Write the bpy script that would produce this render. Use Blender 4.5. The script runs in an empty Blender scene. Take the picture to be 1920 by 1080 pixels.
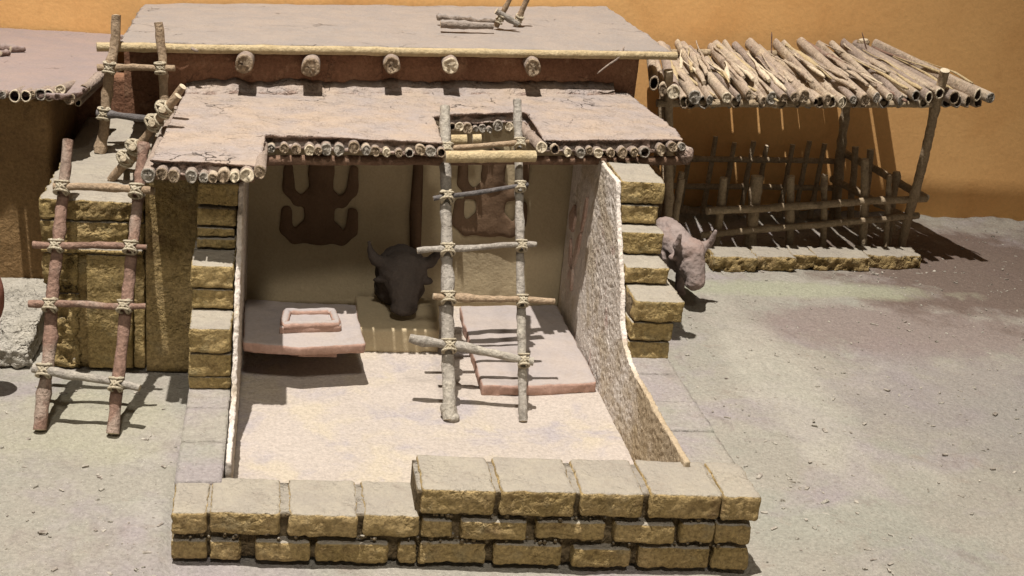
import bpy, bmesh, math, random
from mathutils import Vector, Matrix, noise
random.seed(7)
R_ = random.Random(11)
# ------------------------------------------------------------------ camera frame and surveying
F = 2460.0
def V3(*a): return Vector(a)
D = V3(-420, -970, F).normalized()
Vv = V3(-630, 6500, F); Vv = (Vv - D*Vv.dot(D)).normalized()
X = Vv.cross(D)
if X.x < 0: X = -X
CAM = V3(0, 0, 10)
def ray(px, py):
    v = V3(px-960, py-540, F)
    return V3(X.dot(v), D.dot(v), -Vv.dot(v))
def P(px, py, x=None, y=None, z=None):
    r = ray(px, py)
    t = (z-10)/r.z if z is not None else (y/r.y if y is not None else x/r.x)
    return CAM + r*t
def roof_z(x, y): return 4.25 - .025*(y-20-.2*(x+2))
def PR(px, py, off=0.0):
    z = 4.2
    for _ in range(12):
        p = P(px, py, z=z); z = roof_z(p.x, p.y)+off
    return p

scene = bpy.context.scene
col = scene.collection
cd = bpy.data.cameras.new('camera'); cam = bpy.data.objects.new('camera', cd); col.objects.link(cam)
M = Matrix.Identity(4)
rx = V3(X.x, D.x, -Vv.x); uy = -V3(X.y, D.y, -Vv.y); bz = -V3(X.z, D.z, -Vv.z)
for i in range(3):
    M[i][0] = rx[i]; M[i][1] = uy[i]; M[i][2] = bz[i]; M[i][3] = CAM[i]
cam.matrix_world = M
cd.sensor_width = 36; cd.lens = 36*F/1920; cd.clip_end = 500; cd.clip_start = .1
scene.camera = cam

# ------------------------------------------------------------------ materials
def ramp(nt, fac, stops, interp='LINEAR'):
    n = nt.nodes.new('ShaderNodeValToRGB'); n.color_ramp.interpolation = interp
    e = n.color_ramp.elements
    while len(e) < len(stops): e.new(.5)
    for i, (p, c) in enumerate(stops):
        e[i].position = p; e[i].color = (*c, 1) if len(c) == 3 else c
    nt.links.new(fac, n.inputs[0]); return n.outputs[0]
def noisen(nt, co, scale, detail=5, rough=.6, dist=0):
    n = nt.nodes.new('ShaderNodeTexNoise'); n.inputs['Scale'].default_value = scale
    n.inputs['Detail'].default_value = detail; n.inputs['Roughness'].default_value = rough
    n.inputs['Distortion'].default_value = dist
    nt.links.new(co, n.inputs['Vector']); return n.outputs['Fac']
def mixc(nt, fac, a, b, mode='MIX'):
    n = nt.nodes.new('ShaderNodeMix'); n.data_type = 'RGBA'; n.blend_type = mode
    for s, v in ((0, fac), (6, a), (7, b)):
        if isinstance(v, (int, float)): n.inputs[s].default_value = v
        elif isinstance(v, tuple): n.inputs[s].default_value = (*v, 1)
        else: nt.links.new(v, n.inputs[s])
    return n.outputs[2]
def mth(nt, op, a, b=None, c=None):
    n = nt.nodes.new('ShaderNodeMath'); n.operation = op
    for i, v in enumerate((a, b, c)):
        if v is None: continue
        if isinstance(v, (int, float)): n.inputs[i].default_value = v
        else: nt.links.new(v, n.inputs[i])
    return n.outputs[0]
def g3(v): return (v, v, v)
def earth(name, c1, c2, big=.7, patches=(), grain=.25, bump=.5, bdist=.03, fine=26, cracks=0, dust=None,
          dust_lo=.35, dk=.55, pits=0, speck=0, spots=(), streak=None, rough=.95, sx=(1, 1, 1)):
    m = bpy.data.materials.new(name); m.use_nodes = True; nt = m.node_tree
    b = nt.nodes['Principled BSDF']; b.inputs['Roughness'].default_value = rough
    b.inputs['Specular IOR Level'].default_value = .15
    tc = nt.nodes.new('ShaderNodeTexCoord'); mp = nt.nodes.new('ShaderNodeMapping'); mp.inputs['Scale'].default_value = sx
    nt.links.new(tc.outputs['Object'], mp.inputs[0]); co = mp.outputs[0]
    A = noisen(nt, co, big, 4, .55)
    c = ramp(nt, A, [(.3, c1), (.7, c2)])
    for i, (pc, ps, lo, hi, amt) in enumerate(patches):
        mp2 = nt.nodes.new('ShaderNodeMapping'); mp2.inputs['Location'].default_value = (7.3*(i+1), 3.1*i, 2.7*i)
        nt.links.new(co, mp2.inputs[0])
        n = noisen(nt, mp2.outputs[0], ps, 5, .6, .4)
        f = ramp(nt, n, [(lo, g3(0)), (hi, g3(amt))])
        c = mixc(nt, f, c, pc)
    for (cx, cy, rx_, ry_, pc, amt) in spots:
        mp3 = nt.nodes.new('ShaderNodeMapping'); mp3.vector_type = 'POINT'; mp3.inputs['Location'].default_value = (-cx/rx_, -cy/ry_, 0); mp3.inputs['Scale'].default_value = (1/rx_, 1/ry_, 0)
        nt.links.new(co, mp3.inputs[0]); ln = nt.nodes.new('ShaderNodeVectorMath'); ln.operation = 'LENGTH'; nt.links.new(mp3.outputs[0], ln.inputs[0])
        v = mth(nt, 'ADD', ln.outputs['Value'], mth(nt, 'MULTIPLY', mth(nt, 'SUBTRACT', noisen(nt, co, .9, 6, .65), .5), 1.6))
        c = mixc(nt, ramp(nt, v, [(.55, g3(amt)), (1.0, g3(0))]), c, pc)
    G = noisen(nt, co, fine, 6, .75)
    gr = ramp(nt, G, [(.25, g3(1-grain*1.4)), (.75, g3(1+grain*.6))])
    c = mixc(nt, 1.0, c, gr, 'MULTIPLY')
    keep = None
    if dust:
        ge = nt.nodes.new('ShaderNodeNewGeometry'); sp = nt.nodes.new('ShaderNodeSeparateXYZ')
        nt.links.new(ge.outputs['Normal'], sp.inputs[0])
        n = noisen(nt, co, 7, 4, .6)
        v = mth(nt, 'ADD', sp.outputs[2], mth(nt, 'MULTIPLY', mth(nt, 'SUBTRACT', n, .5), .5))
        f = ramp(nt, v, [(dust_lo, g3(0)), (dust_lo+.28, g3(.95))])
        keep = mth(nt, 'SUBTRACT', 1.0, mth(nt, 'MULTIPLY', f, dk))
        dcol = mixc(nt, ramp(nt, noisen(nt, co, 1.3, 4), [(.35, g3(0)), (.65, g3(1))]), dust[0], dust[1])
        dcol = mixc(nt, ramp(nt, noisen(nt, co, 3.1, 6, .65, .5), [(.52, g3(0)), (.68, g3(.35))]), dcol, (.26, .22, .18))
        c = mixc(nt, f, c, dcol)
    if speck:
        vo = nt.nodes.new('ShaderNodeTexVoronoi'); vo.inputs['Scale'].default_value = 9
        nt.links.new(co, vo.inputs['Vector'])
        f = ramp(nt, vo.outputs['Distance'], [(.06, g3(speck)), (.12, g3(0))])
        c = mixc(nt, f, c, (.14, .10, .075))
        vo2 = nt.nodes.new('ShaderNodeTexVoronoi'); vo2.inputs['Scale'].default_value = 13
        nt.links.new(co, vo2.inputs['Vector'])
        f = ramp(nt, vo2.outputs['Distance'], [(.05, g3(speck)), (.1, g3(0))])
        c = mixc(nt, f, c, (.75, .7, .58))
    if dust:
        gr = ramp(nt, G, [(.25, g3(.86)), (.75, g3(1.08))])
        c = mixc(nt, 1.0, c, gr, 'MULTIPLY')
    h = mth(nt, 'ADD', mth(nt, 'MULTIPLY', G, .5), mth(nt, 'MULTIPLY', noisen(nt, co, 6, 6, .6), .9))
    if pits:
        vo = nt.nodes.new('ShaderNodeTexVoronoi'); vo.inputs['Scale'].default_value = 11
        vo.inputs['Randomness'].default_value = 1
        wob = nt.nodes.new('ShaderNodeVectorMath'); wob.operation = 'ADD'
        nz = nt.nodes.new('ShaderNodeTexNoise'); nz.inputs['Scale'].default_value = 8
        nt.links.new(co, nz.inputs['Vector']); nt.links.new(co, wob.inputs[0])
        sc = nt.nodes.new('ShaderNodeVectorMath'); sc.operation = 'SCALE'; sc.inputs[3].default_value = .25
        nt.links.new(nz.outputs['Color'], sc.inputs[0]); nt.links.new(sc.outputs[0], wob.inputs[1])
        nt.links.new(wob.outputs[0], vo.inputs['Vector'])
        msk = ramp(nt, noisen(nt, co, 2.2, 3), [(.45, g3(0)), (.6, g3(1))])
        h = mth(nt, 'SUBTRACT', h, mth(nt, 'MULTIPLY', mth(nt, 'MULTIPLY', vo.outputs['Distance'], msk), pits))
    if keep is not None: h = mth(nt, 'MULTIPLY', h, keep)
    if cracks:
        nz = nt.nodes.new('ShaderNodeTexNoise'); nz.inputs['Scale'].default_value = 2.5; nz.inputs['Detail'].default_value = 6
        nt.links.new(co, nz.inputs['Vector'])
        wob = nt.nodes.new('ShaderNodeVectorMath'); wob.operation = 'MULTIPLY_ADD'
        wob.inputs[1].default_value = (.7, .7, .7); nt.links.new(nz.outputs['Color'], wob.inputs[0]); nt.links.new(co, wob.inputs[2])
        vo = nt.nodes.new('ShaderNodeTexVoronoi'); vo.feature = 'DISTANCE_TO_EDGE'; vo.inputs['Scale'].default_value = 1.1
        nt.links.new(wob.outputs[0], vo.inputs['Vector'])
        msk = ramp(nt, noisen(nt, co, .9, 4), [(.56, g3(0)), (.64, g3(1))])
        ck = mth(nt, 'MULTIPLY', ramp(nt, vo.outputs['Distance'], [(0, g3(1)), (.018, g3(0))]), msk)
        h = mth(nt, 'SUBTRACT', h, mth(nt, 'MULTIPLY', ck, 1.0*cracks))
        c = mixc(nt, mth(nt, 'MULTIPLY', ck, .55*cracks), c, (.1, .07, .055))
    if streak:
        w = noisen(nt, co, 1.0, 8, .7)
    bp = nt.nodes.new('ShaderNodeBump'); bp.inputs['Strength'].default_value = bump; bp.inputs['Distance'].default_value = bdist*4
    nt.links.new(h, bp.inputs['Height']); nt.links.new(bp.outputs[0], b.inputs['Normal'])
    nt.links.new(c, b.inputs['Base Color'])
    return m

DUST = ((.36, .325, .26), (.31, .28, .235))
m_ground = earth('dusty_ground', (.325, .305, .25), (.385, .35, .29), .35,
    patches=[((.335, .335, .275), .33, .48, .62, .6), ((.35, .305, .30), .4, .50, .64, .8), ((.45, .42, .35), .8, .56, .72, .6), ((.28, .24, .21), 1.3, .58, .7, .6), ((.30, .24, .19), 1.9, .6, .75, .5)],
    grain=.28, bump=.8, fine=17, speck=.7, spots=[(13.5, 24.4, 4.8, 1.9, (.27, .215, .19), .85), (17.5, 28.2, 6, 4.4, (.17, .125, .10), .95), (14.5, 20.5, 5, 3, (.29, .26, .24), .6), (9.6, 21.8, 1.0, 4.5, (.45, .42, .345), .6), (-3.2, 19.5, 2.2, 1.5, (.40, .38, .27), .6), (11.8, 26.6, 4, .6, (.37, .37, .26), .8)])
m_floor = earth('plastered_floor', (.45, .39, .33), (.50, .435, .375), .5,
    patches=[((.53, .455, .33), .7, .52, .64, .6), ((.385, .345, .345), 1.1, .52, .66, .8)], grain=.25, bump=.7, fine=17, speck=.3)
m_brick = earth('straw_clay_brick', (.46, .335, .135), (.62, .455, .21), 1.6,
    patches=[((.42, .35, .19), 3, .55, .7, .6), ((.20, .125, .05), 2.2, .55, .7, .6)], grain=.4, bump=1, bdist=.035, fine=17, pits=.6, dust=DUST, dust_lo=.55, dk=.6)
m_brick_dim = earth('brown_clay_brick', (.44, .315, .13), (.58, .42, .20), 1.6,
    patches=[((.36, .30, .18), 3, .55, .7, .5), ((.24, .15, .075), 2.2, .55, .7, .6)], grain=.42, bump=1, bdist=.035, fine=17, pits=.6, dust=DUST, dust_lo=.55, dk=.6)
m_mortar = earth('crumbly_mortar', (.14, .095, .055), (.24, .18, .11), 3, grain=.5, bump=1, bdist=.05, fine=14, pits=1)
m_core = earth('dark_packed_mortar', (.24, .17, .09), (.34, .26, .15), 3, grain=.5, bump=1, bdist=.05, fine=14, pits=1, dust=DUST, dust_lo=.5)
m_mud = earth('pinkish_roof_mud', (.42, .30, .235), (.52, .39, .32), .8,
    patches=[((.36, .23, .17), 2, .55, .7, .6)], grain=.3, bump=1.0, bdist=.035, fine=15, cracks=.7, pits=.8, speck=.75,
    dust=((.41, .325, .25), (.35, .30, .27)), dust_lo=.45)
m_mud_grey = earth('grey_roof_mud', (.30, .25, .205), (.36, .30, .25), .8,
    patches=[((.33, .24, .17), 1.2, .5, .65, .7)], grain=.2, bump=.9, bdist=.03, fine=15, cracks=.4, speck=.4,
    dust=((.32, .275, .235), (.28, .25, .225)), dust_lo=.5)
m_mud_rose = earth('rose_roof_mud', (.25, .175, .145), (.31, .225, .19), .8,
    patches=[((.27, .16, .12), 1.5, .5, .65, .5)], grain=.2, bump=.9, bdist=.025, fine=18, cracks=.3,
    dust=((.31, .24, .21), (.27, .22, .205)), dust_lo=.5)
m_redwall = earth('dark_rust_plaster', (.22, .11, .065), (.34, .18, .105), 1.2,
    patches=[((.46, .28, .17), 2.5, .55, .7, .7)], grain=.35, bump=.8, fine=16, cracks=.5)
m_ywall = earth('ochre_room_plaster', (.41, .335, .21), (.46, .375, .24), .8, grain=.12, bump=.3, fine=20)
m_ochre = earth('ochre_brown_wall', (.27, .165, .075), (.33, .21, .095), 1.1, patches=[((.17, .11, .055), 5, .58, .68, .6)], grain=.35, bump=.8, fine=16)
m_coarse = earth('coarse_pale_plaster', (.66, .58, .50), (.76, .69, .61), 1.5,
    patches=[((.45, .2, .16), 1.3, .6, .7, .5), ((.50, .40, .26), .9, .5, .62, .6)], spots=[(5.9, 16.6, 2, 2.6, (.42, .32, .19), .85)], grain=.3, bump=.6, bdist=.03, fine=16, pits=.4)
m_slab = earth('terracotta_slab', (.38, .24, .18), (.44, .285, .225), 1.5, grain=.12, bump=.3, fine=16,
    dust=((.345, .30, .265), (.305, .275, .26)), dust_lo=.55)
m_white = earth('white_coarse_plaster', (.62, .57, .46), (.70, .65, .55), 1.5, grain=.2, bump=1, bdist=.05, fine=12, pits=1)
m_relief = earth('dark_red_relief', (.12, .075, .045), (.18, .115, .07), 1.4, grain=.2, bump=.3)
m_red = earth('red_pigment', (.47, .30, .23), (.56, .44, .36), 2, grain=.4, bump=.5)
m_bull = earth('dark_clay_figure', (.065, .053, .045), (.095, .077, .065), 2, grain=.2, bump=.5)
m_ox = earth('mauve_clay_figure', (.26, .205, .18), (.33, .265, .235), 2.5, patches=[((.29, .19, .15), 2, .5, .65, .5)], grain=.15, bump=.4, fine=14)
m_stub = earth('reddish_clay_figure', (.30, .13, .09), (.34, .16, .11), 2, grain=.15, bump=.3)
m_orange = earth('orange_painted_wall', (.84, .47, .18), (.90, .53, .21), .25, patches=[((.74, .38, .13), .5, .5, .7, .5), ((.60, .30, .11), 2.5, .6, .8, .35)], grain=.1, bump=.1, fine=12, rough=.8)
def wood(name, c1, c2, knots=(.1, .06, .04), grain=.3, zs=.12, pale=None):
    p = [(knots, 1.5, .6, .72, .6)]
    if pale: p.append((pale, 1.1, .52, .62, .8))
    p.append((tuple(v*.7 for v in c1), 6, .58, .7, .55))
    return earth(name, c1, c2, 2.2, patches=p, grain=grain*1.3, bump=.9, bdist=.025, fine=16, rough=.8)
m_cane = wood('weathered_cane', (.35, .275, .22), (.45, .36, .29))
m_straw = earth('cane_pith', (.60, .50, .35), (.74, .64, .47), 6, grain=.35, bump=.6, bdist=.02, fine=22)
m_straw2 = earth('brown_pith', (.36, .26, .17), (.56, .44, .30), 4, grain=.5, bump=1, bdist=.03, fine=16)
m_straw3 = earth('grey_pith', (.42, .37, .30), (.58, .52, .43), 4, grain=.5, bump=1, bdist=.03, fine=16)
m_hollow = earth('cane_hollow', (.06, .04, .03), (.1, .07, .05), 5)
m_bamboo = wood('yellow_bamboo', (.52, .40, .22), (.62, .50, .30), knots=(.22, .14, .08), grain=.18)
m_twig_red = wood('reddish_twig', (.27, .165, .12), (.36, .23, .17), pale=(.42, .33, .26))
m_twig_grey = wood('grey_twig', (.34, .30, .25), (.44, .40, .34), pale=(.52, .47, .38))
m_twig_tan = wood('tan_twig', (.38, .27, .17), (.48, .36, .24))
m_twig_dark = wood('charcoal_twig', (.12, .11, .105), (.2, .18, .17))
m_rope = earth('hemp_cord', (.55, .47, .33), (.66, .58, .43), 5, grain=.35, bump=.8, fine=30)
m_pen = wood('brown_pen_stick', (.40, .30, .19), (.52, .41, .27), pale=(.4, .31, .2))
m_beam = wood('dark_lintel', (.20, .12, .08), (.27, .17, .11))
m_reed = wood('greyed_reed', (.44, .345, .255), (.56, .45, .34), pale=(.62, .50, .34), grain=.3)
m_reed2 = wood('pale_reed', (.52, .42, .30), (.62, .51, .38), pale=(.44, .34, .26), grain=.3)
m_chip = earth('grit', (.15, .12, .10), (.5, .46, .38), 8, grain=.3, bump=.2)

# ------------------------------------------------------------------ object helpers
def mk(name, verts, faces, mats, parent=None, smooth=True, mi=None):
    me = bpy.data.meshes.new(name); me.from_pydata([tuple(v) for v in verts], [], faces)
    if not isinstance(mats, (list, tuple)): mats = [mats]
    for m in mats: me.materials.append(m)
    if mi: me.polygons.foreach_set('material_index', mi)
    me.polygons.foreach_set('use_smooth', [smooth]*len(me.polygons)); me.update()
    o = bpy.data.objects.new(name, me); col.objects.link(o)
    if parent: o.parent = parent
    return o
def thing(name, label, cat, group=None):
    o = bpy.data.objects.new(name, None); col.objects.link(o); o.empty_display_size = .2
    tag(o, label, cat, group); return o
def tag(o, label, cat, group=None):
    o['label'] = label; o['category'] = cat
    if group: o['group'] = group
    return o
class MB:
    def __init__(s): s.v = []; s.f = []; s.m = []
    def add(s, v, f, m=0):
        n = len(s.v); s.v += v; s.f += [tuple(i+n for i in q) for q in f]; s.m += [m]*len(f)
    def build(s, name, mats, parent=None, smooth=True): return mk(name, s.v, s.f, mats, parent, smooth, s.m)
def fr(p, s): return noise.noise(p*s)
def gridbox(cs, nu, nv, nw):
    """cs: function (u,v,w in 0..1)->Vector; surface grid of a box with shared verts."""
    idx = {}; vs = []; fs = []
    def gi(i, j, k):
        key = (i, j, k)
        if key not in idx: idx[key] = len(vs); vs.append(cs(i/nu, j/nv, k/nw))
        return idx[key]
    for i in range(nu):
        for j in range(nv):
            fs.append((gi(i, j, 0), gi(i, j+1, 0), gi(i+1, j+1, 0), gi(i+1, j, 0)))
            fs.append((gi(i, j, nw), gi(i+1, j, nw), gi(i+1, j+1, nw), gi(i, j+1, nw)))
    for i in range(nu):
        for k in range(nw):
            fs.append((gi(i, 0, k), gi(i+1, 0, k), gi(i+1, 0, k+1), gi(i, 0, k+1)))
            fs.append((gi(i, nv, k), gi(i, nv, k+1), gi(i+1, nv, k+1), gi(i+1, nv, k)))
    for j in range(nv):
        for k in range(nw):
            fs.append((gi(0, j, k), gi(0, j, k+1), gi(0, j+1, k+1), gi(0, j+1, k)))
            fs.append((gi(nu, j, k), gi(nu, j+1, k), gi(nu, j+1, k+1), gi(nu, j, k+1)))
    return vs, fs
def brick(mb, x0, x1, y0, y1, z0, z1, rough=1.0, step=.05, r=.03, skew=0.0, mat=0, xsk=0.0):
    lx, ly, lz = x1-x0, y1-y0, z1-z0
    nu, nv, nw = max(2, round(lx/step)), max(2, round(ly/step)), max(2, round(lz/step))
    c = V3((x0+x1)/2, (y0+y1)/2, (z0+z1)/2); h = V3(lx/2, ly/2, lz/2)
    off = V3(R_.random()*50, R_.random()*50, R_.random()*50)
    def cs(u, v, w):
        p = V3((2*u-1)*h.x, (2*v-1)*h.y, (2*w-1)*h.z)
        rr = min(r*(.7+.8*abs(noise.noise((p+off)*2))), min(h)*.9)
        q = V3(*[max(-h[i]+rr, min(h[i]-rr, p[i])) for i in range(3)])
        d = p-q
        if d.length > 1e-6: n = d.normalized(); p = q+n*rr
        else: n = V3(0, 0, 0)
        o = p+off
        a = .02*noise.noise(o*2.5) + .014*noise.noise(o*7) + .01*noise.noise(o*17)
        pit = noise.noise(o*3.3+V3(9, 9, 9))
        if pit > .12:
            a -= min(.5, (pit-.12)*2.5)*.11*abs(noise.noise(o*9))*rough
        a -= .02*rough*max(0, noise.noise(o*12))
        # direction: outward
        k = n if n.length > 0 else p.normalized()
        p = p+k*a*(.3 if k.z > .8 else rough)
        w_ = c+p
        w_.y += skew*(w_.x)
        w_.x += xsk*(w_.z)
        return w_
    vs, fs = gridbox(cs, nu, nv, nw); mb.add(vs, fs, mat)
def frames(pts):
    T = []
    for i in range(len(pts)):
        a = pts[max(0, i-1)]; b = pts[min(len(pts)-1, i+1)]; T.append((b-a).normalized())
    up = V3(0, 0, 1) if abs(T[0].z) < .9 else V3(1, 0, 0)
    n = T[0].cross(up).normalized(); out = []
    for t in T:
        n = (n-t*n.dot(t)).normalized(); out.append((n, t.cross(n)))
    return T, out
def tube(mb, pts, rad, seg=12, jag=.0, closed=False, cap=True, mat=0, capmat=None, off=None, knots=True):
    pts = [V3(*p) for p in pts]; T, Fm = frames(pts); n = len(pts)
    off = off or V3(R_.random()*40, R_.random()*40, R_.random()*40)
    v = []
    for i, p in enumerate(pts):
        r = rad[i] if isinstance(rad, (list, tuple)) else rad
        a, b = Fm[i]
        for s in range(seg):
            t = 2*math.pi*s/seg; d = a*math.cos(t)+b*math.sin(t)
            rr = r*(1+jag*noise.noise((p+d*r)*5+off)+.5*jag*noise.noise((p+d*r)*14+off))
            v.append(p+d*rr)
    f = []
    rng = n if closed else n-1
    for i in range(rng):
        for s in range(seg):
            i2 = (i+1) % n; s2 = (s+1) % seg
            f.append((i*seg+s, i*seg+s2, i2*seg+s2, i2*seg+s))
    mb.add(v, f, mat)
    if cap and not closed:
        cm = mat if capmat is None else capmat
        for i, sg in ((0, -1), (n-1, 1)):
            c = pts[i]+T[i]*sg*(rad[i] if isinstance(rad, (list, tuple)) else rad)*.12
            base = [q.copy() for q in v[i*seg:(i+1)*seg]]
            fs = [((s+1) % seg, s, seg) if sg > 0 else (s, (s+1) % seg, seg) for s in range(seg)]
            fs = [(b_, a_, c_) for a_, b_, c_ in fs]
            mb.add(base+[c], fs, cm)
def stick_pts(a, b, bend=.03, n=14, seed=None, straight=False):
    a, b = V3(*a), V3(*b); L = (b-a).length; off = V3(*(R_.random()*30 for _ in range(3)))
    out = []
    for i in range(n):
        t = i/(n-1); p = a.lerp(b, t); e = math.sin(math.pi*t)**.5 if 0 < t < 1 else 0
        out.append(p+V3(noise.noise(off+V3(t*L*.9, 0, 0)), noise.noise(off+V3(0, t*L*.9, 5)), noise.noise(off+V3(3, 3, t*L*.9)))*bend*e)
    return out
def stick(name, a, b, r0, r1, mat, parent, bend=.06, jag=.25, knots=2, n=None, endmat=None, pts=None):
    mb = MB(); L = (V3(*b)-V3(*a)).length; n = n or max(10, int(L*9))
    if pts: pts = catmull(pts, n)
    else: pts = stick_pts(a, b, bend, n)
    rad = [r0+(r1-r0)*i/(n-1) for i in range(n)]
    for _ in range(knots):
        k = R_.randrange(1, n-1); rad[k] *= 1.2
        if k > 1: rad[k-1] *= 1.08
    tube(mb, pts, rad, 12, jag, capmat=1)
    return mb.build(name, [mat, endmat or m_straw], parent)
def catmull(ps, n):
    ps = [V3(*p) for p in ps]; q = [ps[0]*2-ps[1]]+ps+[ps[-1]*2-ps[-2]]; out = []; m = len(ps)-1
    for i in range(n):
        t = i/(n-1)*m; k = min(m-1, int(t)); t -= k; a, b, c, d = q[k:k+4]
        out.append(.5*((2*b)+(-a+c)*t+(2*a-5*b+4*c-d)*t*t+(-a+3*b-3*c+d)*t**3))
    return out
def lash(c, da, db, ra, rb, parent, rr=.022, turns=2, tails=1, name='lashing'):
    """crossed cord loops tying two sticks at c; da, db directions"""
    mb = MB(); da, db = V3(*da).normalized(), V3(*db).normalized(); n = da.cross(db).normalized(); db = n.cross(da).normalized()
    c = V3(*c)
    R0 = max(ra, rb)
    for sgn in (1, -1):
        dg = (da*sgn+db).normalized()
        perp = n.cross(dg)
        for k in range(turns):
            o = (k-(turns-1)/2)*rr*2.1
            pts = []
            for i in range(22):
                t = 2*math.pi*i/22
                w = 1+.06*noise.noise(V3(t*2, k*3, sgn*5+c.x))
                pts.append(c+perp*o*(1+.5*math.cos(t))+dg*math.cos(t)*(R0*1.32)*w+n*math.sin(t)*(ra+rb)*1.02*w)
            tube(mb, pts, rr, 6, .2, closed=True)
    for sd in (-1, 1):   # rings round the first stick above and below the joint
        pts = []
        cc = c-n*(rb)*.98+da*sd*(rb+rr*1.4)
        for i in range(18):
            t = 2*math.pi*i/18
            pts.append(cc+db*math.cos(t)*(ra+rr*.7)+n*math.sin(t)*(ra+rr*.7)+da*.02*math.sin(t*1)*sd)
        tube(mb, pts, rr, 6, .2, closed=True)
    for k in range(tails):
        s = c+n*(rb+.02); d = V3(R_.uniform(-.3, .3), R_.uniform(-.1, .1), -1)
        tube(mb, catmull([s, s+d*.06+n*.03, s+d*R_.uniform(.1, .17)+V3(R_.uniform(-.05, .05), 0, 0)], 8), [rr*.9]*7+[rr*.4], 6, .2)
    return mb.build(name, m_rope, parent)
def cane(a, b, r, parent, mat=None, fill=.8, name='cane', hollow=False, seg=14):
    """a cane from its visible front end a to b, with a broken rim and pith or a hollow inside"""
    a, b = V3(*a), V3(*b); mb = MB(); n = 9
    pts = [a.lerp(b, i/(n-1)) for i in range(n)]
    off = V3(R_.random()*40, 0, 0)
    T, Fm = frames(pts); v = []; f = []; sd = R_.random()*20
    u, w = Fm[0]; t0 = T[0]
    sq = R_.uniform(.5, .9) if name == 'reed' else R_.uniform(.84, 1.0)
    def ring(c, rr, jg=0, ax=0):
        o = []
        for s in range(seg):
            t = 2*math.pi*s/seg; d = u*math.cos(t)*sq+w*math.sin(t)
            k = 1+.16*noise.noise(V3(math.cos(t)*1.3, math.sin(t)*1.3, sd))
            o.append(c+d*rr*k+t0*ax*noise.noise(V3(math.cos(t)*2, math.sin(t)*2, sd+7)))
        return o
    rings = [ring(b, r), ring(a.lerp(b, .5), r*.98), ring(a+t0*.25, r), ring(a+t0*.03, r), ring(a, r*.96, ax=.05), ring(a+t0*.005, r*.74, ax=.05), ring(a+t0*(.5 if hollow else .018), r*.70)]
    mi = []
    for i in range(len(rings)-1):
        for s in range(seg):
            s2 = (s+1) % seg
            f.append((i*seg+s, i*seg+s2, (i+1)*seg+s2, (i+1)*seg+s)); mi.append(0 if i < 3 else (1 if i < 5 else 2 if hollow else 1))
    for q in rings: v += q
    k = len(v); i = len(rings)-1
    if hollow:
        v.append(a+t0*.5)
        for s in range(seg): f.append((i*seg+s, i*seg+(s+1) % seg, k)); mi.append(2)
    else:
        base = i*seg
        inner = []
        for s in range(seg):
            t = 2*math.pi*s/seg
            v.append(a+(u*math.cos(t)+w*math.sin(t))*r*.35+t0*(.01+.06*noise.noise(V3(math.cos(t)*3, math.sin(t)*3, sd+3))))
        v.append(a+t0*R_.uniform(-.015, .03)); kk = len(v)-1
        for s in range(seg):
            s2 = (s+1) % seg
            f.append((base+s, base+s2, k+s2, k+s)); mi.append(1)
            f.append((k+s, k+s2, kk)); mi.append(1 if R_.random() < .9 else 2)
    mb.v = v; mb.f = f; mb.m = mi
    o = mb.build(name, [mat or m_cane, R_.choice([m_straw, m_straw2, m_straw3, m_straw2]), m_hollow], parent)
    return o
def prism(outline, zt, zb):
    """outline: list of Vectors in plan; zt/zb functions (x,y)->z. returns bmesh"""
    bm = bmesh.new()
    t = [bm.verts.new((p[0], p[1], zt(p[0], p[1]))) for p in outline]
    b = [bm.verts.new((p[0], p[1], zb(p[0], p[1]))) for p in outline]
    ft = bm.faces.new(t); fb = bm.faces.new(b[::-1])
    n = len(t)
    for i in range(n): bm.faces.new((t[(i+1) % n], t[i], b[i], b[(i+1) % n]))
    bmesh.ops.triangulate(bm, faces=[ft, fb]); bmesh.ops.recalc_face_normals(bm, faces=bm.faces); return bm
def remesh(bm, voxel, mats, name, parent=None, disp=None, smooth=2):
    me = bpy.data.meshes.new('tmp'); bm.to_mesh(me); bm.free()
    o = bpy.data.objects.new('tmp', me); col.objects.link(o)
    md = o.modifiers.new('r', 'REMESH'); md.mode = 'VOXEL'; md.voxel_size = voxel
    if smooth:
        ms = o.modifiers.new('s', 'SMOOTH'); ms.iterations = smooth; ms.factor = .5
    dg = bpy.context.evaluated_depsgraph_get(); dg.update()
    me2 = bpy.data.meshes.new_from_object(o.evaluated_get(dg))
    bpy.data.objects.remove(o)
    me2.name = name; me2.materials.clear()
    for m in (mats if isinstance(mats, list) else [mats]): me2.materials.append(m)
    if disp:
        ns = [v.normal.copy() for v in me2.vertices]; cs = [v.co.copy() for v in me2.vertices]
        for v, n, c in zip(me2.vertices, ns, cs): v.co = c+disp(c, n)
    me2.polygons.foreach_set('use_smooth', [True]*len(me2.polygons)); me2.update()
    ob = bpy.data.objects.new(name, me2); col.objects.link(ob)
    if parent: ob.parent = parent
    return ob
def crumb(side=.06, top=.012, f=1.0):
    def d(c, n):
        s = 1-min(1, abs(n.z)*1.1); s = max(0, s)
        a = top*noise.noise(c*1.2*f)+top*.6*noise.noise(c*5*f)
        b = noise.noise(c*3.3*f)*.9+.7*noise.noise(c*8*f)
        rid = -abs(noise.noise(c*6*f+V3(5, 5, 5)))*1.2
        k = side*(b+rid)*s
        return n*(a+k)
    return d
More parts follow.
